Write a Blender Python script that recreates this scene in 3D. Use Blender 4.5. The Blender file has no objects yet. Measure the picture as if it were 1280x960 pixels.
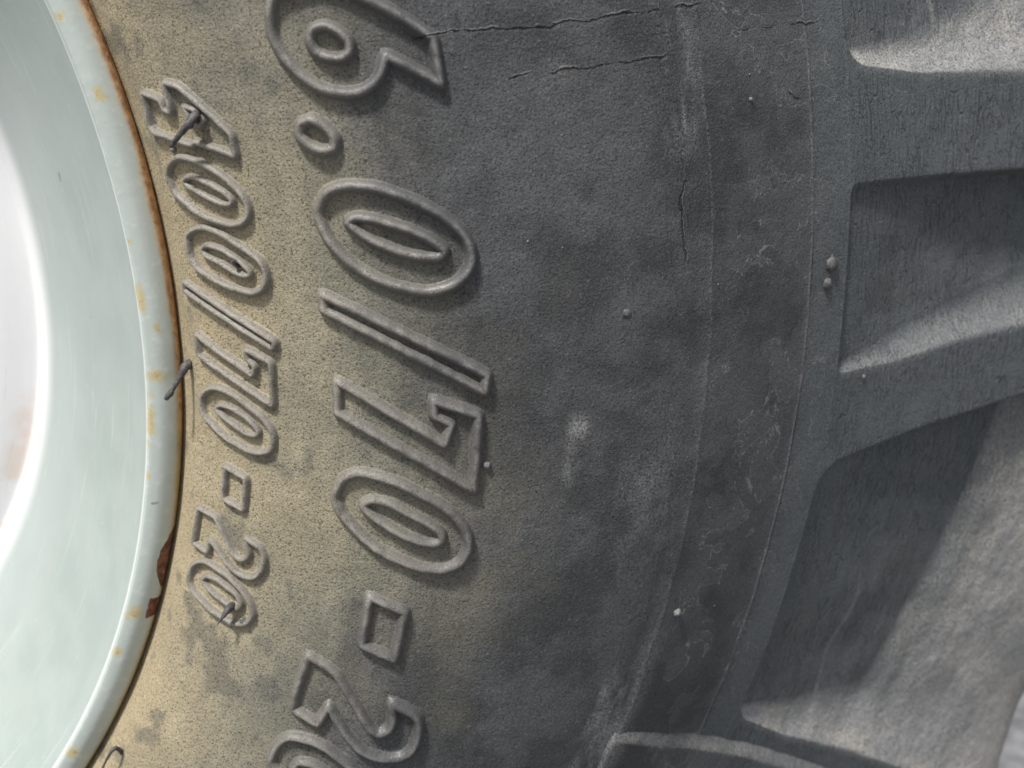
import bpy, math, random
import numpy as np

scene = bpy.context.scene
ZC = 0.668                       # height of the wheel's axis above the ground
PI = math.pi

# ------------------------------------------------------------------ camera
cam_data = bpy.data.cameras.new('camera')
cam = bpy.data.objects.new('camera', cam_data)
scene.collection.objects.link(cam)
from mathutils import Matrix, Vector
cam.matrix_world = Matrix(((0.998567, -0.015313, 0.05127, 0.397988),
                           (0.053508, 0.285673, -0.956832, -0.285646),
                           (0.0, 0.958205, 0.286083, 0.071879 + ZC),
                           (0, 0, 0, 1)))
cam_data.sensor_width = 36
cam_data.sensor_fit = 'HORIZONTAL'
cam_data.lens = 35.14
cam_data.clip_start = 0.01
cam_data.clip_end = 600
cam_data.dof.use_dof = True
cam_data.dof.focus_distance = 0.285
cam_data.dof.aperture_fstop = 13
scene.camera = cam

# ------------------------------------------------------------------ light
SUN_EL, SUN_AZ = math.radians(62), math.radians(-34)     # azimuth: from the camera's side (-Y) towards -X
world = bpy.data.worlds.new('World')
scene.world = world
world.use_nodes = True
wn, wl = world.node_tree.nodes, world.node_tree.links
wn.clear()
sky = wn.new('ShaderNodeTexSky')
sky.sky_type = 'NISHITA'
sky.sun_disc = False
sky.sun_elevation = SUN_EL
to_sun = Vector((math.sin(SUN_AZ) * math.cos(SUN_EL), -math.cos(SUN_AZ) * math.cos(SUN_EL), math.sin(SUN_EL)))
sky.sun_rotation = math.atan2(to_sun.x, to_sun.y)
sky.dust_density = 4.0
hsv = wn.new('ShaderNodeHueSaturation')
hsv.inputs['Saturation'].default_value = 0.42          # thin even cloud: a paler sky
bg = wn.new('ShaderNodeBackground')
bg.inputs['Strength'].default_value = 0.052
wo = wn.new('ShaderNodeOutputWorld')
wl.new(sky.outputs[0], hsv.inputs['Color'])
wl.new(hsv.outputs[0], bg.inputs['Color'])
wl.new(bg.outputs[0], wo.inputs['Surface'])
sun_data = bpy.data.lights.new('sun', 'SUN')
sun_data.energy = 2.2
sun_data.angle = math.radians(7)
sun_data.color = (1.0, 0.98, 0.945)
sun = bpy.data.objects.new('sun', sun_data)
scene.collection.objects.link(sun)
sun.location = to_sun * 10
sun.rotation_euler = to_sun.to_track_quat('Z', 'Y').to_euler()

vs = scene.view_settings
vs.view_transform = 'Standard'
vs.look = 'None'
vs.gamma = 1
vs.use_curve_mapping = False
vs.exposure = 0.95
scene.cycles.max_bounces = 4
scene.cycles.diffuse_bounces = 2
scene.cycles.glossy_bounces = 2

# ------------------------------------------------------------------ node helper
class V:
    """a socket with arithmetic"""
    def __init__(s, t, sock): s.t, s.s = t, sock
    def _m(s, op, *a, clamp=False):
        n = s.t.nodes.new('ShaderNodeMath'); n.operation = op; n.use_clamp = clamp
        for i, x in enumerate((s,) + a):
            if isinstance(x, V): s.t.links.new(x.s, n.inputs[i])
            else: n.inputs[i].default_value = x
        return V(s.t, n.outputs[0])
    def __add__(s, o): return s._m('ADD', o)
    __radd__ = __add__
    def __sub__(s, o): return s._m('SUBTRACT', o)
    def __rsub__(s, o): return (s * -1.0) + o
    def __mul__(s, o): return s._m('MULTIPLY', o)
    __rmul__ = __mul__
    def __truediv__(s, o): return s._m('DIVIDE', o)
    def abs(s): return s._m('ABSOLUTE')
    def pow(s, o): return s._m('POWER', o)
    def max(s, o): return s._m('MAXIMUM', o)
    def min(s, o): return s._m('MINIMUM', o)
    def clamp(s): return s._m('ADD', 0.0, clamp=True)
    def ss(s, a, b):
        """smoothstep: 0 at a, 1 at b (a may be larger than b)"""
        n = s.t.nodes.new('ShaderNodeMapRange'); n.interpolation_type = 'SMOOTHSTEP'
        s.t.links.new(s.s, n.inputs[0])
        flip = a > b
        n.inputs[1].default_value, n.inputs[2].default_value = min(a, b), max(a, b)
        n.inputs[3].default_value, n.inputs[4].default_value = (1, 0) if flip else (0, 1)
        return V(s.t, n.outputs[0])

class Mat:
    def __init__(m, name):
        m.mat = bpy.data.materials.new(name); m.mat.use_nodes = True
        m.t = m.mat.node_tree; m.t.nodes.clear()
        m.out = m.t.nodes.new('ShaderNodeOutputMaterial')
        m.b = m.t.nodes.new('ShaderNodeBsdfPrincipled')
        m.t.links.new(m.b.outputs[0], m.out.inputs[0])
    def coord(m, which='Object'):
        n = m.t.nodes.new('ShaderNodeTexCoord'); return n.outputs[which]
    def uv(m):
        n = m.t.nodes.new('ShaderNodeUVMap'); n.uv_map = 'UVMap'
        x = m.t.nodes.new('ShaderNodeSeparateXYZ'); m.t.links.new(n.outputs[0], x.inputs[0])
        return V(m.t, x.outputs[0]), V(m.t, x.outputs[1])
    def attr(m, name):
        n = m.t.nodes.new('ShaderNodeAttribute'); n.attribute_name = name
        return V(m.t, n.outputs['Fac'])
    def attr3(m, name):
        n = m.t.nodes.new('ShaderNodeAttribute'); n.attribute_name = name
        x = m.t.nodes.new('ShaderNodeSeparateXYZ'); m.t.links.new(n.outputs['Vector'], x.inputs[0])
        return [V(m.t, x.outputs[i]) for i in range(3)]
    def vec(m, x, y, z=0.0):
        n = m.t.nodes.new('ShaderNodeCombineXYZ')
        for i, a in enumerate((x, y, z)):
            if isinstance(a, V): m.t.links.new(a.s, n.inputs[i])
            else: n.inputs[i].default_value = a
        return n.outputs[0]
    def noise(m, vec, scale, detail=2.0, rough=0.55, dist=0.0):
        n = m.t.nodes.new('ShaderNodeTexNoise')
        n.inputs['Scale'].default_value = scale; n.inputs['Detail'].default_value = detail
        n.inputs['Roughness'].default_value = rough; n.inputs['Distortion'].default_value = dist
        m.t.links.new(vec, n.inputs['Vector'])
        return V(m.t, n.outputs[0])
    def voro(m, vec, scale, feature='DISTANCE_TO_EDGE', rnd=1.0):
        n = m.t.nodes.new('ShaderNodeTexVoronoi'); n.feature = feature
        n.inputs['Scale'].default_value = scale; n.inputs['Randomness'].default_value = rnd
        m.t.links.new(vec, n.inputs['Vector'])
        return V(m.t, n.outputs['Distance'])
    def rgb(m, c):
        n = m.t.nodes.new('ShaderNodeRGB'); n.outputs[0].default_value = (*c, 1); return n.outputs[0]
    def mix(m, f, a, b, mode='MIX'):
        n = m.t.nodes.new('ShaderNodeMix'); n.data_type = 'RGBA'; n.blend_type = mode
        if isinstance(f, V): m.t.links.new(f.s, n.inputs[0])
        else: n.inputs[0].default_value = f
        for i, c in ((6, a), (7, b)):
            if isinstance(c, tuple): n.inputs[i].default_value = (*c, 1)
            else: m.t.links.new(c, n.inputs[i])
        return n.outputs[2]
    def bump(m, h, dist, prev=None, strength=1.0):
        n = m.t.nodes.new('ShaderNodeBump')
        n.inputs['Distance'].default_value = dist; n.inputs['Strength'].default_value = strength
        m.t.links.new(h.s, n.inputs['Height'])
        if prev is not None: m.t.links.new(prev, n.inputs['Normal'])
        return n.outputs[0]
    def set(m, key, val):
        if isinstance(val, V): m.t.links.new(val.s, m.b.inputs[key])
        elif hasattr(val, 'links'): m.t.links.new(val, m.b.inputs[key])
        else: m.b.inputs[key].default_value = val

# ------------------------------------------------------------------ materials
# Slow-varying stain patterns are worked out per vertex (numpy value noise); the node trees add grain, cracks and relief.
def vnoise(P, scale, octaves=3, rough=0.55, seed=0):
    """fractal value noise at points P (metres), about 0..1 with mean 0.5"""
    out, amp, tot = 0.0, 1.0, 0.0
    rs = np.random.RandomState(seed + 77)
    tab = rs.rand(1 << 16)
    for o in range(octaves):
        q = P*scale*(2.0**o) + 31.7*(o+1) + seed*3.1
        i = np.floor(q).astype(np.int64); f = q - i; f = f*f*f*(f*(f*6-15)+10)
        def h(dx, dy, dz): return tab[((i[...,0]+dx)*73856093 ^ (i[...,1]+dy)*19349663 ^ (i[...,2]+dz)*83492791) & 65535]
        x, y, z = f[...,0], f[...,1], f[...,2]
        a = h(0,0,0)*(1-x)+h(1,0,0)*x; b = h(0,1,0)*(1-x)+h(1,1,0)*x
        c = h(0,0,1)*(1-x)+h(1,0,1)*x; d = h(0,1,1)*(1-x)+h(1,1,1)*x
        out = out + amp*((a*(1-y)+b*y)*(1-z)+(c*(1-y)+d*y)*z); tot += amp; amp *= rough
    return np.clip(.5 + (out/tot - .5)*1.25, 0, 1)
def sst(x, a, b):
    t_ = np.clip((x-a)/(b-a), 0, 1); return t_*t_*(3-2*t_)
CRACKS = [[(118, 13.05), (152, 12.4), (196, 12.1)], [(140, 10.85), (182, 10.6)], [(211, 11.0), (229, 10.9), (247, 10.75)],
          [(185, 7.0), (186, 6.2), (183.5, 5.5), (185, 3.2)], [(229, 8.6), (238.6, 8.0)]]
def bake_rubber(P, UV):
    """per-vertex stain fields: (broad, mid, small noise), (smear, dust noise, dust tone), (crack distance, crack extent, tan edge)"""
    u, v = UV[:,0], UV[:,1]
    big, mid, mid2 = vnoise(P, 14, 4, .6, 1), vnoise(P, 50, 4, .62, 2), vnoise(P, 120, 3, .6, 3)
    Q = np.stack([u*.001, v*.0026, v*0], -1)
    streak = vnoise(Q, 70, 4, .65, 4)
    sm = (sst(abs(u-186), 9, 1)*sst(v, 6.2, 9.0) + 1.3*sst(abs(u-152), 4.5, 1)*sst(abs(v+4.1), 1.7, .9)
          + sst(abs(u-186.5), 15, 3)*sst(v, -11.5, -16) + .45*sst(abs(u-178), 16, 4)*sst(abs(v+7), 5, 1.5))
    sm = np.clip(sm*sst(streak, .33, .58) + .45*sst(abs(u-152.5-(streak-.5)*14), 4.5, 1.2)*sst(abs(v+4.3+(mid-.5)*2), 1.9, 1.0)*sst(mid2, .3, .6), 0, 1)
    best = np.full(len(u), 5.0); ext = np.zeros(len(u))
    for pts in CRACKS:
        for (u0, v0), (u1, v1) in zip(pts[:-1], pts[1:]):
            r = 8.0 if u0 > 200 else (7.4 if u0 > 160 else 6.7)
            dx, dy = u1-u0, (v1-v0)*r; L = math.hypot(dx, dy); ex, ey = dx/L, dy/L
            px, py = u-u0, (v-v0)*r
            al = px*ex + py*ey; ac = py*ex - px*ey
            over = np.maximum(np.maximum(-al, al-L), 0)
            hit = (np.abs(ac)+over < np.abs(best)) & (over < 2.5)
            best = np.where(hit, ac, best); ext = np.where(hit, np.clip(1-over/2.0, 0, 1), ext)
    edge = u + (big-.5)*75 + (mid-.5)*55 + sst(v, 2, 16)*14
    wipe = vnoise(np.stack([u*.001, v*.0009, v*0], -1), 110, 4, .62, 8)
    mid = np.clip(mid + (wipe-.5)*.7*sst(u, 150, 100), 0, 1)
    tan = sst(edge, 138, 46)
    return (np.stack([big, mid, mid2], -1), np.stack([sm, vnoise(P, 75, 4, .68, 5), vnoise(P, 36, 4, .6, 6)], -1), np.stack([best, ext, tan], -1))

def rubber():
    m = Mat('weathered_rubber')
    P = m.coord('Object')
    u, v = m.uv()
    sv = m.vec(u * 0.001, v * 0.0076)                     # metres along / around the tyre
    wear_highlight, dust = m.attr('wear_highlight'), m.attr('dust')
    big, mid, mid2 = m.attr3('stain_noise')
    smear, dn, dtone = m.attr3('dirt')
    crk, ext, tanf = m.attr3('cracks')
    grain = m.noise(P, 1550, 2, 0.75)
    fine = m.noise(P, 700, 2, 0.6)
    # bare rubber: neutral on the sidewall, a touch greener out on the shoulder and lugs
    c = m.mix(mid.ss(0.3, 0.7), (0.058, 0.060, 0.063), (0.094, 0.096, 0.099))
    c = m.mix(u.ss(232, 246) * 0.8, c, (0.112, 0.128, 0.131))
    c = m.mix(big.ss(0.5, 0.72) * 0.5, c, (0.118, 0.121, 0.124))
    # brown bloom and dried mud next to the rim, fading outwards
    tan = m.mix(mid.ss(0.3, 0.7), (0.232, 0.221, 0.168), (0.345, 0.316, 0.226))
    tan = m.mix((u + (big - 0.5) * 60.0).ss(88, 20) * 0.85, tan, (0.430, 0.350, 0.218))
    tan = m.mix((mid2 * 0.55 + big * 0.45).ss(0.53, 0.66) * 0.55, tan, (0.125, 0.122, 0.104))
    c = m.mix(tanf * 0.94, c, tan)
    # lettering ribs: dark rubber sides, rubbed crests with a highlight painted in pale
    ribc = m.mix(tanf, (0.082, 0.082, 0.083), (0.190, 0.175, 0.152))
    c = m.mix(wear_highlight.ss(0.0, 0.5) * 0.85, c, ribc)
    c = m.mix(wear_highlight.ss(0.55, 1.0) * (mid2 * 0.9 + grain * 0.5).ss(0.45, 0.85) * 0.65, c, m.mix(tanf, (0.27, 0.262, 0.252), (0.46, 0.415, 0.36)))
    # pale smears on the dark sidewall
    c = m.mix(smear * (grain.ss(0.35, 0.6) * 0.7 + 0.3) * 0.85, c, (0.290, 0.290, 0.286))
    # dirt film with crinkled edges on the shoulder
    film = m.noise(sv, 46, 4, 0.62, 0.6)
    zone = u.ss(196, 204) * u.ss(258, 240)
    c = m.mix(film.ss(0.515, 0.53) * zone * 0.24, c, (0.150, 0.150, 0.148))
    rim_line = (film - 0.522).abs().ss(0.0065, 0.001) * zone * mid.ss(0.42, 0.52)
    c = m.mix(rim_line * 0.8, c, (0.260, 0.258, 0.248))
    # dust and dried mud lying in the grooves between the lugs
    dfac = (dust * 1.35 + (dn - 0.5) * 0.9 * dust.ss(0.02, 0.4)).clamp()
    dcol = m.mix(dtone.ss(0.35, 0.65), (0.325, 0.323, 0.320), (0.430, 0.410, 0.378))
    c = m.mix(dfac * (grain.ss(0.3, 0.58) * 0.5 + 0.45), c, dcol)
    c = m.mix(u.ss(262, 275) * dtone.ss(0.40, 0.7) * 0.55 * (dust * -1.0 + 1.0), c, (0.120, 0.129, 0.147))
    # circumferential weather cracks
    cv = m.vec(u * 0.001 + (grain - 0.5) * 0.0011 + mid2 * 0.002, v * 0.0016)
    cr = m.voro(cv, 560)
    cmask = cr.ss(0.055, 0.012) * dn.ss(0.28, 0.55) * (u.ss(252, 264) * 0.85 + u.ss(176, 182) * u.ss(192, 187) * 0.3 + 0.08).clamp() * (dust * -1.0 + 1.0)
    c = m.mix(cmask * 0.42, c, (0.024, 0.024, 0.024))
    # long single cracks with a pale lip
    w = m.noise(P, 170, 4) - 0.5
    dd = crk + w * 3.2
    lines = dd.abs().ss(0.42, 0.12) * ext * (mid2 + w).ss(0.32, 0.5)
    lipm = (dd - 0.6).abs().ss(0.32, 0.08) * ext * (mid2 - w).ss(0.5, 0.62)
    c = m.mix(lines * 0.5, c, (0.018, 0.018, 0.018))
    c = m.mix(lipm * 0.4, c, (0.24, 0.235, 0.228))
    # pores and grit
    pits = grain.ss(0.41, 0.30)
    c = m.mix(pits * 0.6 * (tanf * 0.5 + 0.5), c, (0.035, 0.033, 0.030))
    c = m.mix(grain.ss(0.60, 0.70) * fine.ss(0.4, 0.7) * 0.35, c, (0.34, 0.325, 0.29))
    # pale lines along the moulding ridges and the groove edge
    el = ((u - 194.7 - (mid2 - 0.5) * 1.6).abs().ss(0.8, 0.2) * 0.75 + (u - 239.1).abs().ss(0.7, 0.2) * 0.8 + (u - 255.6 - (mid2 - 0.5)).abs().ss(0.8, 0.2) * 0.55) * grain.ss(0.36, 0.6)
    c = m.mix(el * 0.6, c, (0.215, 0.214, 0.208))
    k = (grain.ss(0.22, 0.78) - 0.5) * (1.0 - wear_highlight.ss(0.0, 0.5) * 0.55) * 0.56 + 1.0
    c = m.mix(1.0, c, m.vec(k, k, k), 'MULTIPLY')
    m.set('Base Color', c)
    m.set('Roughness', (0.60 + mid * 0.25 + tanf * 0.1 - wear_highlight.ss(0.0, 0.5) * 0.24).clamp())
    m.set('Specular IOR Level', wear_highlight.ss(0.0, 0.5) * 0.25 + 0.35)
    h = ((grain * 0.00026 + fine * 0.00020 + pits * -0.00012) * (1.0 - wear_highlight.ss(0.0, 0.5) * 0.6) + cmask * -0.0003 + lines * -0.0008 + lipm * 0.0003
         + mid2 * 0.0004 + mid * 0.0006 + w * dust.ss(0.05, 0.6) * 0.0011)
    m.set('Normal', m.bump(h, 1.0))
    return m.mat

def paint():
    m = Mat('mint_rim_paint')
    P = m.coord('Object')
    u, v = m.uv()                                        # u: mm inwards from the outer lip, v: degrees
    mid = m.noise(P, 45, 4, 0.6); fine = m.noise(P, 420, 3, 0.6)
    lipn = m.noise(m.vec(u * 0.0008, v * 0.0048), 260, 4, 0.65)
    wide = m.noise(m.vec(v * 0.0048, 0.0, 3.3), 28, 4, 0.65)
    c = m.mix(mid.ss(0.3, 0.7), (0.350, 0.413, 0.384), (0.405, 0.466, 0.435))
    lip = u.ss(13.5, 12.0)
    c = m.mix(u.ss(60, 106) * 0.5, c, (0.520, 0.555, 0.545))
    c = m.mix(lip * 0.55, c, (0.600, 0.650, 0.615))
    c = m.mix(lip * lipn.ss(0.52, 0.68) * 0.5, c, (0.640, 0.665, 0.640))
    c = m.mix(u.ss(104, 117), c, (0.880, 0.880, 0.885))       # the disc is painted white
    c = m.mix((u - 12.6 + (lipn - 0.5) * 0.8).abs().ss(0.9, 0.3) * 0.75, c, (0.790, 0.800, 0.780))  # highlight along the lip's inner ridge, painted in white
    # yellow stains and rust spots on the lip
    st = (m.attr('stain') + (lipn - 0.5) * 2.4 + (fine - 0.5) * 0.8).ss(1.1, 0.2)
    c = m.mix(st * 0.75, c, (0.560, 0.450, 0.190))
    c = m.mix(st.ss(0.75, 1.0) * lipn.ss(0.45, 0.6) * 0.7, c, (0.420, 0.190, 0.060))
    # rust creeping round the outer edge
    wob = (wide - 0.5) * 5.5 + (lipn - 0.5) * 3.4
    band = 1.5 + v.ss(-4, 6) * 0.8 - v.ss(-6, -12) * 0.5
    rust = (u + wob * 0.45 - band).ss(1.5, -0.6)
    halo = (u + wob * 0.8 - band).ss(3.2, -0.2)
    c = m.mix(halo * 0.40, c, (0.560, 0.500, 0.340))
    rc = m.mix(fine.ss(0.35, 0.65), (0.430, 0.190, 0.075), (0.680, 0.400, 0.190))
    rc = m.mix(v.ss(-3, -9) * 0.8, rc, (0.460, 0.340, 0.140))
    c = m.mix(rust * 0.92, c, rc)
    # chipped-off paint, bare brown metal
    bev = (v + 15.5 + (lipn - 0.5) * 0.5) / 2.35
    chip = ((u + wob * 0.45 - (bev.pow(2.0) * -4.2 + 4.7)).ss(0.2, -0.15) * bev.abs().ss(1.0, 0.9)
            + (u + wob * 0.4 - 4.4).ss(0.2, -0.15) * (v + 19.2 + (lipn - 0.5) * 0.8).abs().ss(0.85, 0.7)).clamp()
    c = m.mix(chip, c, m.mix(fine.ss(0.4, 0.6), (0.120, 0.050, 0.030), (0.235, 0.105, 0.065)))
    # hairline scratches and scuffs in the bowl
    sc = m.noise(m.vec(u * 0.004, v * 0.00045), 150, 3, 0.7)
    c = m.mix(sc.ss(0.60, 0.70) * u.ss(12, 20) * 0.5, c, (0.62, 0.68, 0.64))
    film = m.noise(P, 22, 4, 0.65)
    c = m.mix(film.ss(0.48, 0.72) * u.ss(10, 30) * u.ss(100, 85) * 0.30, c, (0.400, 0.420, 0.380))
    c = m.mix(m.noise(P, 300, 3, 0.7).ss(0.64, 0.72) * 0.25, c, (0.66, 0.70, 0.67))
    dots = m.noise(P, 190, 1, 0.4)
    c = m.mix(dots.ss(0.80, 0.83) * 0.6, c, (0.12, 0.11, 0.09))
    c = m.mix((u - 124.0).abs().ss(8, 1) * v.ss(-10, -16) * mid.ss(0.4, 0.6) * 0.5, c, (0.78, 0.60, 0.48))
    m.set('Base Color', c)
    m.set('Roughness', (0.34 + lip * 0.16 + rust * 0.4 + chip * 0.35 + mid * 0.1).clamp())
    m.set('Specular IOR Level', 0.4)
    n = m.bump(lipn * lip * 0.00012 + mid * 0.0002 + chip * -0.0004 + rust * fine * 0.00025, 1.0)
    m.set('Normal', n)
    return m.mat

def simple(name, col, rough, var=0.25, scale=300, bump=0.0003):
    m = Mat(name)
    P = m.coord('Object')
    nz = m.noise(P, scale, 4, 0.6)
    dark = tuple(x * (1 - var) for x in col); lite = tuple(min(1, x * (1 + var)) for x in col)
    m.set('Base Color', m.mix(nz.ss(0.3, 0.7), dark, lite))
    m.set('Roughness', rough)
    m.set('Normal', m.bump(nz, bump, None, 0.8))
    return m.mat

RUBBER, PAINT = rubber(), paint()
WHISKER = simple('whisker_rubber', (0.080, 0.074, 0.074), 0.55, 0.4, 900)
GRIT = simple('pale_grit', (0.20, 0.198, 0.19), 0.8, 0.25, 900)
NUB = simple('dusty_rubber_nub', (0.10, 0.10, 0.098), 0.7, 0.45, 700)
GROUND = simple('packed_gravel', (0.17, 0.172, 0.178), 0.95, 0.35, 40, 0.004)

# ------------------------------------------------------------------ tyre section (mm): radius, height towards the camera
PROF = [(266,-16),(274,-10),(280,-4.5),(284,.5),(288,5.5),(292,9.6),(303,15.2),(317,20),(335,24),(355,24.8),(376,21.4),(405,12.5),
        (425,4),(441,-5.5),(458,-18.5),(476,-33),(500,-49.5),(530,-67),(560,-83),(590,-97),(620,-112),(648,-128),(664,-144),(671,-167),(673,-200)]
def catmull(P, n=24):
    P = np.array(P, float); Q = np.vstack([2*P[0]-P[1], P, 2*P[-1]-P[-2]]); out = []
    for i in range(1, len(Q)-2):
        a, b, c, d = Q[i-1:i+3]
        for k in range(n):
            t = k/n; out.append(.5*((2*b)+(-a+c)*t+(2*a-5*b+4*c-d)*t*t+(-a+3*b-3*c+d)*t**3))
    out.append(P[-1]); return np.array(out)
prof = catmull(PROF)
SL = np.concatenate([[0], np.cumsum(np.hypot(*np.diff(prof, axis=0).T))])
_t = np.gradient(prof, axis=0); _t /= np.linalg.norm(_t, axis=1)[:, None]
def section(s):
    s = np.asarray(s, float)
    r, h = np.interp(s, SL, prof[:,0]), np.interp(s, SL, prof[:,1])
    tr, th = np.interp(s, SL, _t[:,0]), np.interp(s, SL, _t[:,1])
    L = np.hypot(tr, th)
    return r, h, -th/L, tr/L
def place(s, phi, off):
    """surface point for arc s (mm), angle phi (deg), height off (mm) -> metres in wheel axes"""
    r, h, nr, nh = section(s)
    r = r + nr*off; h = h + nh*off
    a = np.radians(phi)
    return np.stack([r*np.cos(a), -h, r*np.sin(a)], -1) / 1000.0

# ------------------------------------------------------------------ mesh helpers
def new_obj(name, me, mat, parent):
    o = bpy.data.objects.new(name, me)
    scene.collection.objects.link(o)
    if mat: me.materials.append(mat)
    if parent: o.parent = parent
    return o
def make_mesh(name, verts, quads, uv=None, wear_highlight=None, dust=None, normals=None, tris=None):
    verts = np.asarray(verts, np.float32); quads = np.asarray(quads, np.int32).reshape(-1, 4)
    me = bpy.data.meshes.new(name)
    me.vertices.add(len(verts)); me.vertices.foreach_set('co', verts.ravel())
    nt = 0 if tris is None else len(tris)
    loops = quads.ravel() if not nt else np.concatenate([quads.ravel(), np.asarray(tris, np.int32).ravel()])
    me.loops.add(len(loops)); me.loops.foreach_set('vertex_index', loops)
    me.polygons.add(len(quads) + nt)
    ls = np.arange(len(quads))*4
    if nt: ls = np.concatenate([ls, len(quads)*4 + np.arange(nt)*3])
    me.polygons.foreach_set('loop_start', ls.astype(np.int32))
    me.update(calc_edges=True); me.validate()
    me.polygons.foreach_set('use_smooth', np.ones(len(me.polygons), bool))
    if uv is not None:
        l = me.uv_layers.new(name='UVMap')
        l.data.foreach_set('uv', np.asarray(uv, np.float32)[loops].ravel())
    for nm, arr in (('wear_highlight', wear_highlight), ('dust', dust)):
        if arr is not None:
            a = me.attributes.new(nm, 'FLOAT', 'POINT'); a.data.foreach_set('value', np.asarray(arr, np.float32))
    if wear_highlight is not None:
        for nm, arr in zip(('stain_noise', 'dirt', 'cracks'), bake_rubber(verts.astype(float), np.asarray(uv, float))):
            a = me.attributes.new(nm, 'FLOAT_VECTOR', 'POINT'); a.data.foreach_set('vector', arr.astype(np.float32).ravel())
    if normals is not None:
        me.normals_split_custom_set_from_vertices(np.asarray(normals, np.float32).tolist())
    return me
def grid_faces(nr, nc, closed=False):
    i, j = np.meshgrid(np.arange(nr if closed else nr-1), np.arange(nc-1), indexing='ij')
    k = (i+1) % nr if closed else i+1
    return np.stack([i*nc+j, k*nc+j, k*nc+j+1, i*nc+j+1], -1)      # rows run to lower angles, columns outwards
def grid_normals(P):
    du = np.gradient(P, axis=0); dv = np.gradient(P, axis=1)
    n = np.cross(du, dv); n /= np.linalg.norm(n, axis=-1)[..., None] + 1e-12
    return n
def smooth(x):
    x = np.clip(x, 0, 1); return x*x*(3-2*x)
def wav(s, phi, seed=0):
    """gentle unevenness of the moulded rubber, about -1..1"""
    y = phi*6.6; o = 0
    rs = np.random.RandomState(seed)
    for k in range(14):
        L = rs.uniform(16, 80); a = rs.uniform(0, 2*PI); p = rs.uniform(0, 2*PI)
        o = o + np.sin(2*PI*(s*math.cos(a) + y*math.sin(a))/L + p) * (L/80)**.5
    return o/4.0

# ------------------------------------------------------------------ the wheel
wheel = bpy.data.objects.new('tractor_wheel', None)
scene.collection.objects.link(wheel)
wheel['label'] = 'weathered tractor wheel, grey rubber tyre with brown dirt on a rusty-edged mint green rim'
wheel['category'] = 'wheel'

ground_me = make_mesh('ground', [(-200, 200, 0), (200, 200, 0), (200, -200, 0), (-200, -200, 0)], [(0, 3, 2, 1)])
ground = new_obj('ground', ground_me, GROUND, None); ground['kind'] = 'structure'

# shoulder ring: lugs and the grooves between them, in 13 cells of two lugs
PERIOD = 360/13
S0, SLUG = 239.8, 256.0
STOP = SL[-1]
def knots(k):
    """lines of cell k as lists of (s, phi), from the upper flank downwards"""
    b = -PERIOD*k
    def ln(a, c): return [(256, a+b), (366, c+b)]
    K = dict(F0=[(256, 9.75+b), (290, 9.9+b), (312, 10.5+b), (345, 12.3+b), (392, 15+b)], E1=[(256, 9.2+b), (288, 8.4+b), (336, 7.84+b), (380, 7.4+b)],
             E2=[(256, 4.95+b), (292, 4.78+b), (340, 4.5+b)], F3=[(256, -2.05+b), (285, -1.1+b), (317, -.2+b), (349, .6+b), (400, 1.5+b)],
             E3=[(256, -2.5+b), (281, -2.35+b), (315, -1.71+b), (348, -1.35+b), (380, -1+b)], E4=[(256, -6.5+b), (270, -6.02+b), (303, -5.13+b), (355, -4.1+b)])
    if k == 1:
        K['F0'] = [(256, -18.0), (292, -18.1), (331, -17.6), (380, -17.0)]
        K['E1'] = [(256, -18.6), (262, -18.77), (290, -19.85), (333, -20.8), (376, -21.7), (420, -22.3)]; K['E2'] = [(256, -23.2), (376, -25.4)]
        K['F3'] = [(256, -29.8), (400, -27.8)]
    return K
def groove_depth(s):
    x = s - SLUG
    return smooth(x/2.0)*1.4 + np.where(x > 0, 0.098*np.minimum(x, 95), 0)
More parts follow.
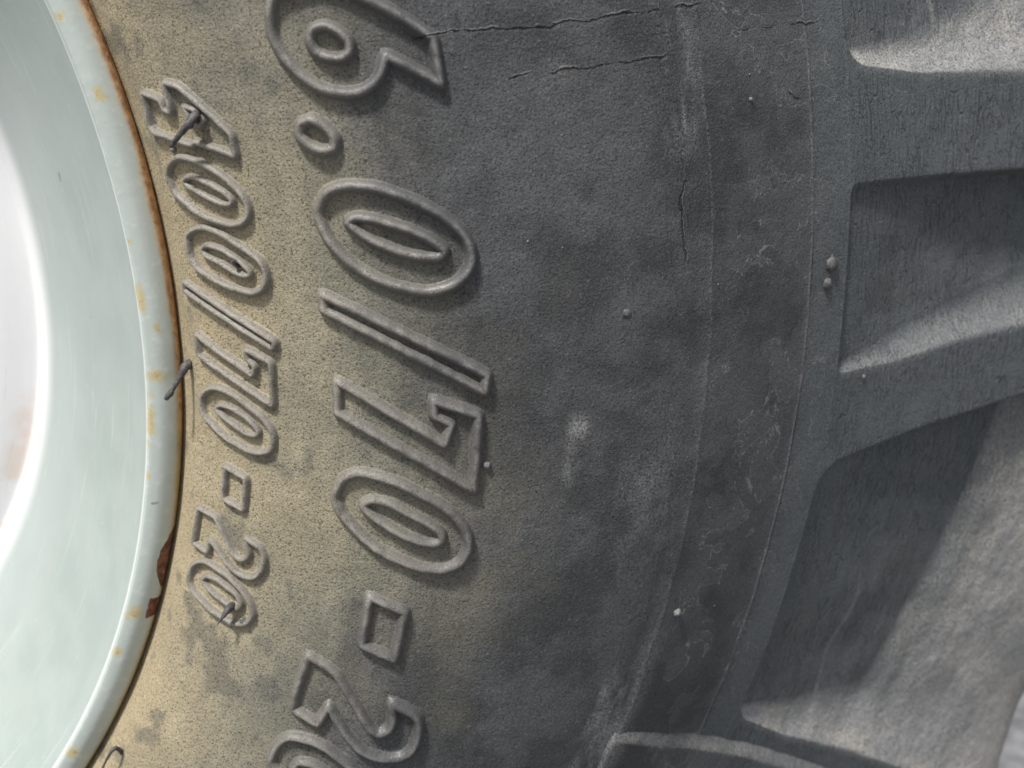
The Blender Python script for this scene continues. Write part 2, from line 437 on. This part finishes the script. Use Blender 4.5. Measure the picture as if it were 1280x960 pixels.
def cell(k, fine):
    K = knots(k); Kn = knots(k+1)
    if fine:
        s = np.concatenate([np.arange(S0, 255.5, 1.5), np.arange(255.5, 262, .4), np.arange(262, 400, 1.25), np.linspace(400, STOP, 16)])
        cnt = dict(flank0=34, lug1=26, wall1=9, floorA=44, flankA=22, lug2=24, wall2=9, floorB=56)
    else:
        s = np.concatenate([np.linspace(S0, 255.8, 3), np.array([256.5, 258]), np.linspace(262, 400, 14), np.linspace(410, STOP, 8)])
        cnt = dict(flank0=5, lug1=3, wall1=2, floorA=4, flankA=4, lug2=3, wall2=2, floorB=5)
    r, _, _, _ = section(s)
    mmdeg = r*PI/180
    x = np.clip(s - SLUG, 0, None)
    def L(pts, rho=0, sign=-1):
        p = np.array(pts, float)
        a = np.interp(s, p[:,0], p[:,1])
        if rho:
            q = np.clip(rho - x, 0, rho)
            a = a + sign*(rho - np.sqrt(np.maximum(rho*rho - q*q, 0)))/mmdeg
        return a
    wall = 3.6/mmdeg
    e = [L(K['F0']), L(K['E1'], 9, 1), L(K['E2'], 4), None, L(K['F3']), L(K['E3'], 4, 1), L(K['E4'], 9), None, L(Kn['F0'])]
    e[0] = np.maximum(e[0], e[1] + .25); e[4] = np.maximum(e[4], e[5] + .25); e[8] = np.maximum(e[8], L(Kn['E1'], 9, 1) + .25)
    e[3], e[7] = e[2]-wall, e[6]-wall
    e[8] = np.minimum(e[8], e[7] - .6)
    rows, dep, dst, sec = [], [], [], []
    D = groove_depth(s)
    names = list(cnt)
    for q, nm in enumerate(names):
        n = cnt[nm]
        for i in range(n + (1 if q == len(names)-1 else 0)):
            t = i/n
            ph = e[q]*(1-t) + e[q+1]*t
            if nm.startswith('flank'):
                f = 1 - t**2.2; d = np.full_like(s, (.55 + .45*smooth(t*1.5))*smooth(t*1.5+.12)**(1.0 if q else .35)*(1-smooth((t-.93)/.07)*.75))
            elif nm.startswith('lug'):
                f = 0.0; d = np.zeros_like(s)
                if t < .05: d += .12
            elif nm.startswith('wall'): f = float(smooth(t)); d = np.zeros_like(s)
            else: f = 1.0; d = np.full_like(s, .10*float(smooth((t-.85)/.15)))
            if nm == 'flankA': d = d*.27
            if nm == 'flank0' and k != 1: d = d*.72
            if nm in ('floorB', 'flank0'):                                   # beyond the shoulder the tread base lies under dried mud
                cr = 331 + (ph + PERIOD*(k - (nm == 'flank0')) + 17.4)*2.05
                d = np.maximum(d, (smooth((s-cr)/2.0)*.42 + .58*smooth((s-cr-10)/22))*(1 - .0*t))
                pb = ph + PERIOD*(k - (nm == 'flank0'))
                d = np.maximum(d, np.exp(-((s-cr)/.9)**2)*.38)
                d = np.maximum(d, np.exp(-((s-301-2*np.sin(pb*1.3))/1.0)**2)*.45*smooth((-11.5-pb)/2))
            d = d*smooth((s-SLUG)/6)
            rows.append(ph); dep.append(D*f); dst.append(d); sec.append(q)
    PH, DP, DU = np.array(rows), np.array(dep), np.array(dst)
    SS = np.broadcast_to(s, PH.shape)
    crz = 331 + (PH + PERIOD*k + 17.4)*2.05                  # where the groove floor turns onto the tread base
    crz0 = 331 + (PH + PERIOD*(k-1) + 17.4)*2.05
    sc_ = np.array(sec)[:, None]
    G = DP/np.maximum(D, .01)*smooth((SS-SLUG-4)/25)
    lift = np.where(sc_ == 7, 2.4*smooth((SS-crz)/16), np.where(sc_ == 0, 2.4*smooth((SS-crz0)/16)*(DP/np.maximum(D, .01)), 0))
    off = -DP + lift + .22*wav(SS, PH, 5) + (.35*wav(SS*2.2, PH*2.2, 9) + .5*wav(SS*1.2, PH*1.2, 12))*G
    P = place(SS, PH, off)
    UV = np.stack([SS, PH], -1)
    return s, np.array(sec), P, grid_normals(P), UV, DU

tyre_parts = []        # (verts, quads, uv, dust, normals) of the carcass
lug_meshes = []
def sub(P, N, UV, DU, r0, r1, c0, c1):
    p = P[r0:r1+1, c0:c1]; nr, nc = p.shape[:2]
    return (p.reshape(-1,3), grid_faces(nr, nc).reshape(-1,4), UV[r0:r1+1, c0:c1].reshape(-1,2), DU[r0:r1+1, c0:c1].reshape(-1), N[r0:r1+1, c0:c1].reshape(-1,3))
FINE = (-1, 0, 1)
for k in range(-6, 7):
    s, sec, P, N, UV, DU = cell(k, k in FINE)
    cl = int(np.argmin(abs(s - SLUG)))
    nr, nc = P.shape[:2]
    start = [int(np.argmax(sec == q)) for q in range(8)] + [nr-1]
    tyre_parts.append(sub(P, N, UV, DU, 0, nr-1, 0, cl+1))                      # the plain band inside the lugs
    tyre_parts.append(sub(P, N, UV, DU, start[3], start[4], cl, nc))            # groove floors
    tyre_parts.append(sub(P, N, UV, DU, start[7], start[8], cl, nc))
    for a, b in ((0, 3), (4, 7)):
        lug_meshes.append(sub(P, N, UV, DU, start[a], start[b], cl, nc))

# sidewall
def sidewall(phis):
    s = np.unique(np.round(np.concatenate([np.arange(0, 184, 1.15), np.arange(184, 198, .4), np.arange(198, 237, 1.2), np.arange(237, 241.3, .25)]), 3))
    SS, PH = np.meshgrid(s, phis); SS, PH = SS, PH
    off = .20*wav(SS, PH, 1)*smooth((SS-12)/20)
    off = off - .9*smooth((24.5-SS)/4)                        # the bead dips behind the rim's lip
    wob = .35*wav(SS*0, PH*2.5, 3)
    off = off - .26*np.exp(-((SS-190-wob)/3.2)**2) + .17*np.exp(-((SS-194.4-wob)/.9)**2)      # moulding step round the shoulder
    off = off + .22*np.exp(-((SS-239.0-.5*wob)/.42)**2) - .12*smooth((SS-239.9)/1.0)            # thin flash line
    return place(SS, PH, off), np.stack([SS, PH], -1)
for phis in (np.arange(38, -44.01, -.17), np.linspace(-44.0, -322.0, 140)):
    P, UV = sidewall(phis); nr, nc = P.shape[:2]
    tyre_parts.append((P.reshape(-1,3), grid_faces(nr, nc).reshape(-1,4), UV.reshape(-1,2), np.zeros(nr*nc), grid_normals(P).reshape(-1,3)))
# far half of the carcass, plain
bs = np.linspace(0, STOP, 40)
SS, PH = np.meshgrid(bs, np.linspace(0, -360, 145))
P = place(SS, PH, -24*smooth((SS-250)/100)); P[..., 1] = 0.4 - P[..., 1]
nr, nc = P.shape[:2]
tyre_parts.append((P.reshape(-1,3), grid_faces(nr, nc).reshape(-1,4)[:, ::-1], np.stack([SS, PH], -1).reshape(-1,2), np.zeros(nr*nc), -grid_normals(P).reshape(-1,3)))

def join(parts):
    vs_, qs, us, ds, ns, o = [], [], [], [], [], 0
    for v_, q_, u_, d_, n_ in parts:
        vs_.append(v_); qs.append(q_+o); us.append(u_); ds.append(d_); ns.append(n_); o += len(v_)
    return np.concatenate(vs_), np.concatenate(qs), np.concatenate(us), np.concatenate(ds), np.concatenate(ns)
v_, q_, u_, d_, n_ = join(tyre_parts)
tyre = new_obj('tyre', make_mesh('tyre', v_, q_, u_, np.zeros(len(v_)), d_, n_), RUBBER, wheel)
tyre.location = (0, 0, ZC)
for v_, q_, u_, d_, n_ in lug_meshes:
    new_obj('tread_lug', make_mesh('tread_lug', v_, q_, u_, np.zeros(len(v_)), d_, n_), RUBBER, tyre)

# raised block on the shoulder, with a sloping dusty ledge along its upper edge
def shoulder_block():
    n1, n2 = 90, 60
    s = np.linspace(190.5, 330, n1)
    top = np.interp(s, [190, 254, 314, 330], [-17.75, -19.5, -21.25, -21.7])
    r = section(s)[0]; md = r*PI/180
    x = s - 190.5
    q = np.clip(2.5 - x, 0, 2.5); top = top - (2.5 - np.sqrt(np.maximum(6.25 - q*q, 0)))/md
    t = np.concatenate([np.linspace(0, 8.5, 22), np.linspace(9, 95, n2-22)])       # mm below the edge
    T, SS = np.meshgrid(t, s, indexing='ij')
    PH = top[None] - T/md[None]
    rise = np.minimum(smooth(T/6.2)**.9, 1)*(.34*smooth((SS-190.5)/1.6) + .66*smooth((SS-194)/60))
    off = -.4 + 3.6*rise + .25*wav(SS, PH, 5) + .3*wav(SS*3, PH*3, 8)*(1-smooth((T-5)/2))*smooth(T/2)
    off = np.where(SS > 325, off*smooth((330-SS)/5), off)
    P = place(SS, PH, off); UV = np.stack([SS, PH], -1)
    D = smooth((6.6-T)/1.2)*.30 + .06*smooth((193.5-SS)/2.5)
    nr, nc = P.shape[:2]
    return make_mesh('shoulder_block', P.reshape(-1,3), grid_faces(nr, nc).reshape(-1,4), UV.reshape(-1,2), np.zeros(nr*nc), D.ravel(), grid_normals(P).reshape(-1,3))
new_obj('shoulder_block', shoulder_block(), RUBBER, tyre)
GLYPHS = [
     ('four',[[(37.62,13.85),(43.55,13.21),(43.66,12.73),(45.93,12.49),(46.61,13.98),(50.98,13.57),(54.74,12.74),(58.9,11.83),(63.07,10.87),(62.61,9.84),(58.29,10.25),(50.9,10.87),(49.91,10.73),(46.39,11.0),(42.06,11.36),(37.59,11.73),(36.19,12.09)],[(50.63,12.63),(53.6,12.38),(55.83,11.79),(54.38,11.57),(51.96,11.92)]]),
     ('zero',[[(37.64,9.44),(39.37,9.94),(42.48,10.24),(46.28,10.19),(50.42,9.86),(55.07,9.33),(58.74,8.71),(61.67,8.07),(62.9,7.47),(62.45,6.99),(60.45,6.68),(56.45,6.62),(51.33,6.88),(46.23,7.35),(41.82,7.99),(38.51,8.67)],[(43.33,9.04),(45.25,9.24),(49.01,9.06),(53.24,8.62),(56.67,8.21),(58.59,7.83),(57.81,7.62),(55.52,7.66),(51.56,8.0),(47.62,8.45),(44.43,8.79)]]),
     ('zero',[[(39.87,6.01),(41.64,6.38),(45.07,6.58),(48.66,6.49),(53.15,6.15),(56.68,5.72),(60.72,5.24),(63.73,4.77),(64.69,4.13),(64.01,3.53),(62.68,3.25),(59.06,3.17),(54.2,3.33),(50.25,3.57),(45.59,4.01),(42.2,4.43),(39.98,5.08)],[(44.79,5.41),(46.73,5.59),(50.24,5.5),(54.02,5.17),(57.59,4.75),(59.91,4.29),(59.66,4.03),(56.93,4.09),(53.18,4.4),(49.72,4.76),(46.15,5.14)]]),
     ('slash',[[(35.35,3.62),(65.42,0.71),(64.75,0.31),(34.87,3.13)]]),
     ('seven',[[(37.56,0.62),(57.64,-1.22),(58.52,-0.66),(55.95,-0.39),(55.7,0.14),(63.67,-0.38),(63.6,-2.69),(37.84,-0.54)]]),
     ('zero',[[(37.91,-3.6),(38.49,-2.97),(41.8,-2.4),(45.77,-2.28),(50.87,-2.52),(55.69,-2.98),(60.02,-3.45),(62.96,-4.01),(63.79,-4.59),(63.03,-5.12),(59.74,-5.41),(55.3,-5.46),(50.65,-5.26),(46.15,-4.96),(41.81,-4.51),(38.7,-4.11)],[(43.72,-3.53),(45.53,-3.22),(49.28,-3.25),(53.19,-3.51),(56.63,-3.84),(58.99,-4.26),(58.32,-4.51),(55.23,-4.54),(51.35,-4.3),(47.33,-3.94)]]),
     ('dash',[[(47.35,-6.79),(54.94,-7.11),(54.83,-8.99),(47.28,-8.75)]]),
     ('two',[[(37.91,-10.03),(45.28,-10.09),(48.24,-10.74),(50.91,-11.46),(53.37,-11.88),(55.82,-12.01),(57.69,-11.82),(58.51,-11.42),(57.34,-11.0),(56.65,-10.63),(61.98,-10.85),(63.56,-11.47),(63.34,-12.17),(61.05,-12.73),(57.22,-12.91),(53.25,-12.76),(49.5,-12.34),(46.25,-11.87),(43.94,-11.64),(43.84,-12.49),(37.41,-12.42)]]),
     ('zero',[[(37.98,-14.9),(38.19,-14.12),(40.59,-13.4),(44.21,-13.14),(48.75,-13.21),(53.55,-13.39),(58.44,-13.83),(61.97,-14.45),(63.14,-14.99),(61.85,-15.55),(58.69,-15.92),(54.23,-15.97),(49.06,-15.93),(44.14,-15.66),(39.94,-15.33)],[(43.2,-14.38),(45.04,-13.94),(48.64,-13.88),(53.06,-14.02),(56.68,-14.23),(58.61,-14.66),(57.59,-15.03),(54.63,-15.07),(50.19,-14.91),(45.91,-14.7)]]),
     ('SIX',[[(85.13,15.83),(83.12,15.26),(82.16,14.43),(83.67,13.48),(86.62,12.65),(90.72,11.96),(96.08,11.55),(100.67,11.49),(104.62,11.75),(106.92,12.15),(108.52,12.63),(120.28,11.16),(120.97,12.85),(114.91,13.82),(108.27,14.72),(100.84,15.59),(94.13,16.04),(88.51,16.06)],[(91.23,13.97),(92.52,14.3),(95.73,14.3),(98.54,13.99),(100.65,13.52),(100.11,13.09),(97.46,12.9),(94.36,13.09),(91.64,13.49)]]),
     ('DOT',[[(82.08,10.29),(83.23,10.74),(86.26,10.82),(89.2,10.42),(91.06,9.89),(90.52,9.49),(87.37,9.44),(83.88,9.81)]]),
     ('ZERO',[[(83.01,6.85),(85.64,7.54),(89.25,7.82),(94.04,7.79),(99.38,7.58),(105.21,7.14),(110.97,6.6),(115.99,6.01),(119.84,5.33),(121.59,4.63),(121.24,4.02),(118.75,3.5),(114.98,3.17),(109.72,3.04),(103.84,3.23),(97.66,3.62),(91.97,4.2),(87.24,4.98),(84.26,5.83)],[(90.45,6.27),(92.66,6.46),(96.94,6.32),(102.57,5.97),(107.76,5.57),(112.52,5.09),(114.83,4.68),(113.29,4.45),(108.97,4.52),(103.61,4.78),(98.74,5.17),(93.96,5.69)]]),
     ('SLASH',[[(81.0,3.12),(124.47,-0.67),(123.84,-1.41),(81.0,2.39)]]),
     ('SEVEN',[[(83.37,-1.01),(113.22,-3.79),(114.86,-2.82),(110.24,-2.48),(109.96,-1.79),(122.32,-2.45),(122.22,-5.87),(83.41,-2.57)]]),
     ('ZERO',[[(83.59,-6.83),(85.1,-5.99),(88.96,-5.53),(94.1,-5.52),(100.43,-5.74),(106.44,-6.15),(112.54,-6.61),(118.06,-7.23),(121.86,-8.0),(122.91,-8.74),(121.14,-9.44),(117.07,-9.84),(111.48,-9.9),(104.89,-9.69),(98.59,-9.32),(92.97,-8.77),(87.62,-8.01),(84.68,-7.45)],[(91.57,-7.05),(94.22,-6.77),(98.98,-6.83),(104.67,-7.2),(110.02,-7.59),(114.27,-8.01),(115.13,-8.35),(113.13,-8.58),(107.93,-8.53),(102.17,-8.23),(96.32,-7.74),(92.91,-7.34)]]),
     ('DASH',[[(97.12,-11.77),(108.04,-12.25),(108.23,-14.86),(97.77,-14.43)]]),
     ('TWO',[[(83.24,-15.91),(91.52,-16.33),(96.07,-17.05),(102.01,-18.05),(107.49,-18.94),(110.4,-19.1),(112.87,-18.79),(113.23,-18.28),(111.22,-17.26),(119.16,-17.72),(121.73,-18.48),(122.13,-19.45),(119.92,-20.1),(114.79,-20.42),(108.49,-20.37),(103.2,-19.92),(97.79,-19.14),(93.35,-18.35),(91.84,-19.54),(82.95,-19.25),(82.61,-17.79)]]),
     ('ZERO',[[(82.38,-22.8),(82.37,-21.85),(84.58,-21.05),(89.04,-20.73),(95.41,-20.73),(101.46,-21.07),(106.72,-21.46),(112.45,-22.04),(115.12,-22.61),(114.01,-23.11),(108.93,-23.48),(101.25,-23.52),(92.76,-23.45),(85.53,-23.16)],[(89.52,-22.7),(90.48,-22.15),(94.27,-21.98),(100.07,-22.14),(105.39,-22.51),(105.3,-22.88),(100.19,-23.04),(93.48,-22.92)]]),
]

# ------------------------------------------------------------------ raised lettering: outlined characters of the size marking
def densify(loop, step, sharp=48):
    """closed outline in mm -> dense points; smooth curve through gentle vertices, crisp at sharp ones"""
    P = np.array(loop, float); n = len(P)
    a = P - np.roll(P, 1, 0); b = np.roll(P, -1, 0) - P
    ang = np.degrees(np.abs(np.arctan2(a[:,0]*b[:,1]-a[:,1]*b[:,0], (a*b).sum(1))))
    cor = ang > sharp
    out = []
    for i in range(n):
        p0, p1, p2, p3 = P[i-1], P[i], P[(i+1) % n], P[(i+2) % n]
        m1 = (p2-p1) if cor[i] else (p2-p0)/2
        m2 = (p2-p1) if cor[(i+1) % n] else (p3-p1)/2
        k = max(2, int(np.linalg.norm(p2-p1)/step))
        for j in range(k):
            t = j/k
            out.append((2*t**3-3*t*t+1)*p1 + (t**3-2*t*t+t)*m1 + (-2*t**3+3*t*t)*p2 + (t**3-t*t)*m2)
    out = np.array(out)
    for _ in range(1):                                   # take the razor edge off the corners
        out = .5*out + .25*(np.roll(out, 1, 0) + np.roll(out, -1, 0))
    return out
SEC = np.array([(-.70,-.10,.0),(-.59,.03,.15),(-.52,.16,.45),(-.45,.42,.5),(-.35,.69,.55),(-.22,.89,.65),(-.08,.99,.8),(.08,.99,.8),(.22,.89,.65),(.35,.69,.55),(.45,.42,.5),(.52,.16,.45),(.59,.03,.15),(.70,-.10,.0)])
rng = np.random.RandomState(4)
def glyph(name, loops, width, height, rag=.07):
    V_, Q_, U_, W_ = [], [], [], []; o = 0
    allp = np.concatenate([np.array(l) for l in loops]); sc = allp[:,0].mean()
    md = float(section(sc)[0])*PI/180
    for li, loop in enumerate(loops):
        L = np.array(loop, float); L2 = np.stack([L[:,0], L[:,1]*md], 1)
        C = densify(L2, .6, 26 if key == 'four' else 44)
        n = len(C)
        nz = rng.normal(size=(n, 3)); 
        for _ in range(4): nz = .5*nz + .25*(np.roll(nz, 1, 0)+np.roll(nz, -1, 0))
        C = C + nz[:, :2]*rag
        a = C - np.roll(C, 1, 0); b = np.roll(C, -1, 0) - C
        a /= np.linalg.norm(a, axis=1)[:,None]+1e-9; b /= np.linalg.norm(b, axis=1)[:,None]+1e-9
        t = a+b; t /= np.linalg.norm(t, axis=1)[:,None]+1e-9
        nrm = np.stack([-t[:,1], t[:,0]], 1)
        mit = 1/np.clip((a*t).sum(1), .62, 1)
        w = width*(1 + .05*nz[:,2])*(.92 if li else 1)
        hgt = height*(1 + .09*np.roll(nz[:,2], 7))*(.92 if li else 1)
        X = C[:,None,:] + nrm[:,None,:]*(SEC[None,:,0]*(w*mit)[:,None])[...,None]
        off = SEC[None,:,1]*hgt[:,None]
        S_, PH = X[...,0], X[...,1]/md
        P = place(S_, PH, off)
        m = len(SEC)
        f = grid_faces(n, m, closed=True).reshape(-1,4)
        area = (C[:,0]*np.roll(C[:,1],-1)-np.roll(C[:,0],-1)*C[:,1]).sum()
        c0, c1, c2 = P[0, 6], P[1, 6], P[0, 7]
        outward = place(S_[0,5], PH[0,5], 5) - place(S_[0,5], PH[0,5], 0)
        if np.dot(np.cross(c1-c0, c2-c0), outward) < 0: f = f[:, ::-1]
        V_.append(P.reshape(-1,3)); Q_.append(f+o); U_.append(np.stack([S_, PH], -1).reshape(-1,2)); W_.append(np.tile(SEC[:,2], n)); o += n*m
    V_, Q_, U_, W_ = map(np.concatenate, (V_, Q_, U_, W_))
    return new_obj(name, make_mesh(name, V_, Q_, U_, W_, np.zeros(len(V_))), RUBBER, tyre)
KIND = dict(slash='raised_slash', dash='raised_hyphen', dot='raised_point')
LOOKS = dict(zero='zero', two='two', four='four', six='six', seven='seven', slash='slash', dash='hyphen', dot='decimal point')
for nm, loops in GLYPHS:
    big = nm.isupper()
    key = nm.lower()
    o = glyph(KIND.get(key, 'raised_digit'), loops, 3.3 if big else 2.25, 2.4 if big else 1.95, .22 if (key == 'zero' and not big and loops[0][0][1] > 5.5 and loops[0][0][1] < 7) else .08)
    o['label'] = ('large' if big else 'small') + ' outlined raised ' + LOOKS[key] + (' of the size marking 16.0/70-20' if big else ' of the size marking 400/70-20')

# ------------------------------------------------------------------ vent whiskers, nubs, grit
def polar(p):
    r, ph, h = p; a = math.radians(ph)
    return np.array([r*math.cos(a), -h, r*math.sin(a)])/1000
def tube(name, pts, radii, mat, seg=8):
    C = catmull([polar(p) for p in pts], 6); R_ = np.interp(np.linspace(0, 1, len(C)), np.linspace(0, 1, len(radii)), radii)/1000
    T = np.gradient(C, axis=0); T /= np.linalg.norm(T, axis=1)[:,None]
    up = np.array([.3, -.8, .5]); A = np.cross(T, up); A /= np.linalg.norm(A, axis=1)[:,None]; B = np.cross(T, A)
    th = np.linspace(0, 2*PI, seg, endpoint=False)
    j = 1 + .12*rng.normal(size=(len(C), seg))
    P = C[:,None] + (A[:,None]*np.cos(th)[None,:,None] + B[:,None]*np.sin(th)[None,:,None])*(R_[:,None]*j)[...,None]
    n = len(C); q = []
    for i in range(n-1):
        for k in range(seg):
            q.append((i*seg+k, i*seg+(k+1) % seg, (i+1)*seg+(k+1) % seg, (i+1)*seg+k))
    vv = P.reshape(-1,3).tolist() + [C[-1].tolist()]
    tr = [((n-1)*seg+k, (n-1)*seg+(k+1) % seg, n*seg) for k in range(seg)]
    return new_obj(name, make_mesh(name, vv, q, tris=tr), mat, tyre)
tube('mould_whisker', [(287.7,-1.41,4.6),(286.9,-1.52,7.6),(285.6,-2.09,9.1),(283.1,-2.95,10.1),(281.3,-3.43,10.1)], [1.5,1.45,1.2,.75,.6,.95,.6], WHISKER)
tube('mould_whisker', [(307.5,12.16,16.5),(307.3,12.03,20),(305.3,11.66,21.5),(301.7,11.24,21),(299.0,10.89,20)], [1.2,1.4,1.0,.75,.6], WHISKER)
tube('mould_whisker', [(308.8,-15.03,16.8),(308.5,-14.98,20.4),(307.9,-15.22,22.4),(306.8,-15.8,23.4)], [1.3,1.2,.7,.12], WHISKER)
tube('mould_whisker', [(289.9,-29.55,7),(287.4,-28.77,10.4),(286.6,-29.18,11.9),(286.7,-30.57,11.9)], [.8,.7,.5,.35], WHISKER)
tube('mould_whisker', [(309.3,4.54,17),(309.2,4.69,19.6),(309.0,4.89,20.6)], [.7,.6,.35], WHISKER)
def pebble(name, s, phi, rad, hgt, mat, seed):
    rs = np.random.RandomState(seed); nu, nv = 12, 6
    md = float(section(s)[0])*PI/180
    S_, PH, OF = [], [], []
    for j in range(nv+1):
        th = (PI/2)*j/nv*1.08
        for i in range(nu):
            a = 2*PI*i/nu; k = rad*math.sin(th)*(1+.16*rs.normal()*(j > 0))
            S_.append(s + k*math.cos(a)); PH.append(phi + k*math.sin(a)/md); OF.append(hgt*math.cos(th)*(1+.08*rs.normal()*(j > 0)) - .05)
    P = place(np.array(S_), np.array(PH), np.array(OF))
    q = grid_faces(nv+1, nu).reshape(-1,4).tolist() + [(j*nu+nu-1, (j+1)*nu+nu-1, (j+1)*nu, j*nu) for j in range(nv)]
    return new_obj(name, make_mesh(name, P, q), mat, tyre)
pebble('vent_nub', 248.5, 2.0, 2.7, 1.7, NUB, 1)
pebble('vent_nub', 247.1, 1.22, 2.0, 1.3, NUB, 2)
pebble('vent_nub', 165.4, 1.4, 1.5, .55, NUB, 3)
pebble('vent_nub', 60.5, -15.6, 1.3, 1.9, NUB, 8)
pebble('grit_speck', 200.9, -12.1, 1.35, 1.3, GRIT, 4)
pebble('grit_speck', 125.6, -4.75, 1.2, 1.3, GRIT, 5)
pebble('grit_speck', 213, 8.6, .6, .6, GRIT, 6)
pebble('grit_speck', 270, -2.75, .8, .7, GRIT, 7)
pebble('grit_speck', 42.0, 10.75, 1.0, 1.2, GRIT, 9)
for i in range(10):
    pebble('grit_speck', rng.uniform(100, 235), rng.uniform(-16, 13), rng.uniform(.2, .35), rng.uniform(.15, .25), GRIT, 20+i)

# ------------------------------------------------------------------ rim: steel lip, bowl and disc
RIM = [(262,-22),(272,-15),(279,-9),(280.9,-4),(280.6,-1.3),(278.8,.8),(276.6,2.2),(273.9,2.7),(272.6,2.2),(270.5,-.3),(266,-6.5),(258,-17),(247,-30.5),(235,-43.5),(222,-55.5),(211,-65),(205,-70.3),(201.5,-73.8),(199,-76),(197.8,-76.9),(196.4,-77.0),(193,-76),(184,-73.2),(168,-70),(150,-68.5)]
rp = catmull(RIM, 8)
rl = np.concatenate([[0], np.cumsum(np.hypot(*np.diff(rp, axis=0).T))])
zero = rl[np.argmax(rp[:,0])]                            # outermost point of the lip
STAINS = ((9.5, 19.1, 1.6, .30), (7.4, 14.6, 2.0, .42), (11, 6.0, 1.0, .25), (10.5, 2.4, 1.6, .95), (8.2, -2.4, 3.0, .45), (10.6, -5.6, 1.6, 1.5),
          (11, -9.35, .9, .28), (8.2, -19.7, 2.6, .55), (9.6, -23.0, 1.6, .38), (9.0, -32.2, 2.2, .55), (6.6, 0.5, 1.2, .3))
def revolve(name, pr, us, mat, parent, phis):
    PH, J = np.meshgrid(np.radians(phis), np.arange(len(pr)), indexing='ij')
    r, h = pr[J,0], pr[J,1]
    h = h + .25*np.sin(PH*5+1)*smooth((273-r)/8)
    P = np.stack([r*np.cos(PH), -h, r*np.sin(PH)], -1)/1000
    UV = np.stack([np.broadcast_to(us, PH.shape), np.degrees(PH)], -1)
    nr, nc = P.shape[:2]
    me = make_mesh(name, P.reshape(-1,3), grid_faces(nr, nc).reshape(-1,4)[:, ::-1], UV.reshape(-1,2), normals=-grid_normals(P).reshape(-1,3))
    uu, vv = UV[...,0].ravel(), UV[...,1].ravel()
    st = np.full(len(uu), 3.0)                            # distance to the nearest rust stain, in stain radii
    for ur, ph, su, sp in STAINS: st = np.minimum(st, np.hypot((uu-ur)/su, (vv-ph)/sp)/1.35)
    a = me.attributes.new('stain', 'FLOAT', 'POINT'); a.data.foreach_set('value', st.astype(np.float32))
    return new_obj(name, me, mat, parent)
phis = np.concatenate([np.arange(45, -60, -.2), np.linspace(-60, -315, 120)])
cut = int(np.argmin(np.abs(rp[:,0]-197.8)))
rim = revolve('rim', rp[:cut+1], rl[:cut+1]-zero, PAINT, wheel, phis)
rim.location = (0, 0, ZC)
dp = np.concatenate([rp[cut:], catmull([(150,-68.5),(120,-68),(100,-70),(90,-74),(84,-90)], 6)])
dl = np.concatenate([[0], np.cumsum(np.hypot(*np.diff(dp, axis=0).T))]) + rl[cut]-zero
revolve('wheel_disc', dp, dl, PAINT, rim, phis)
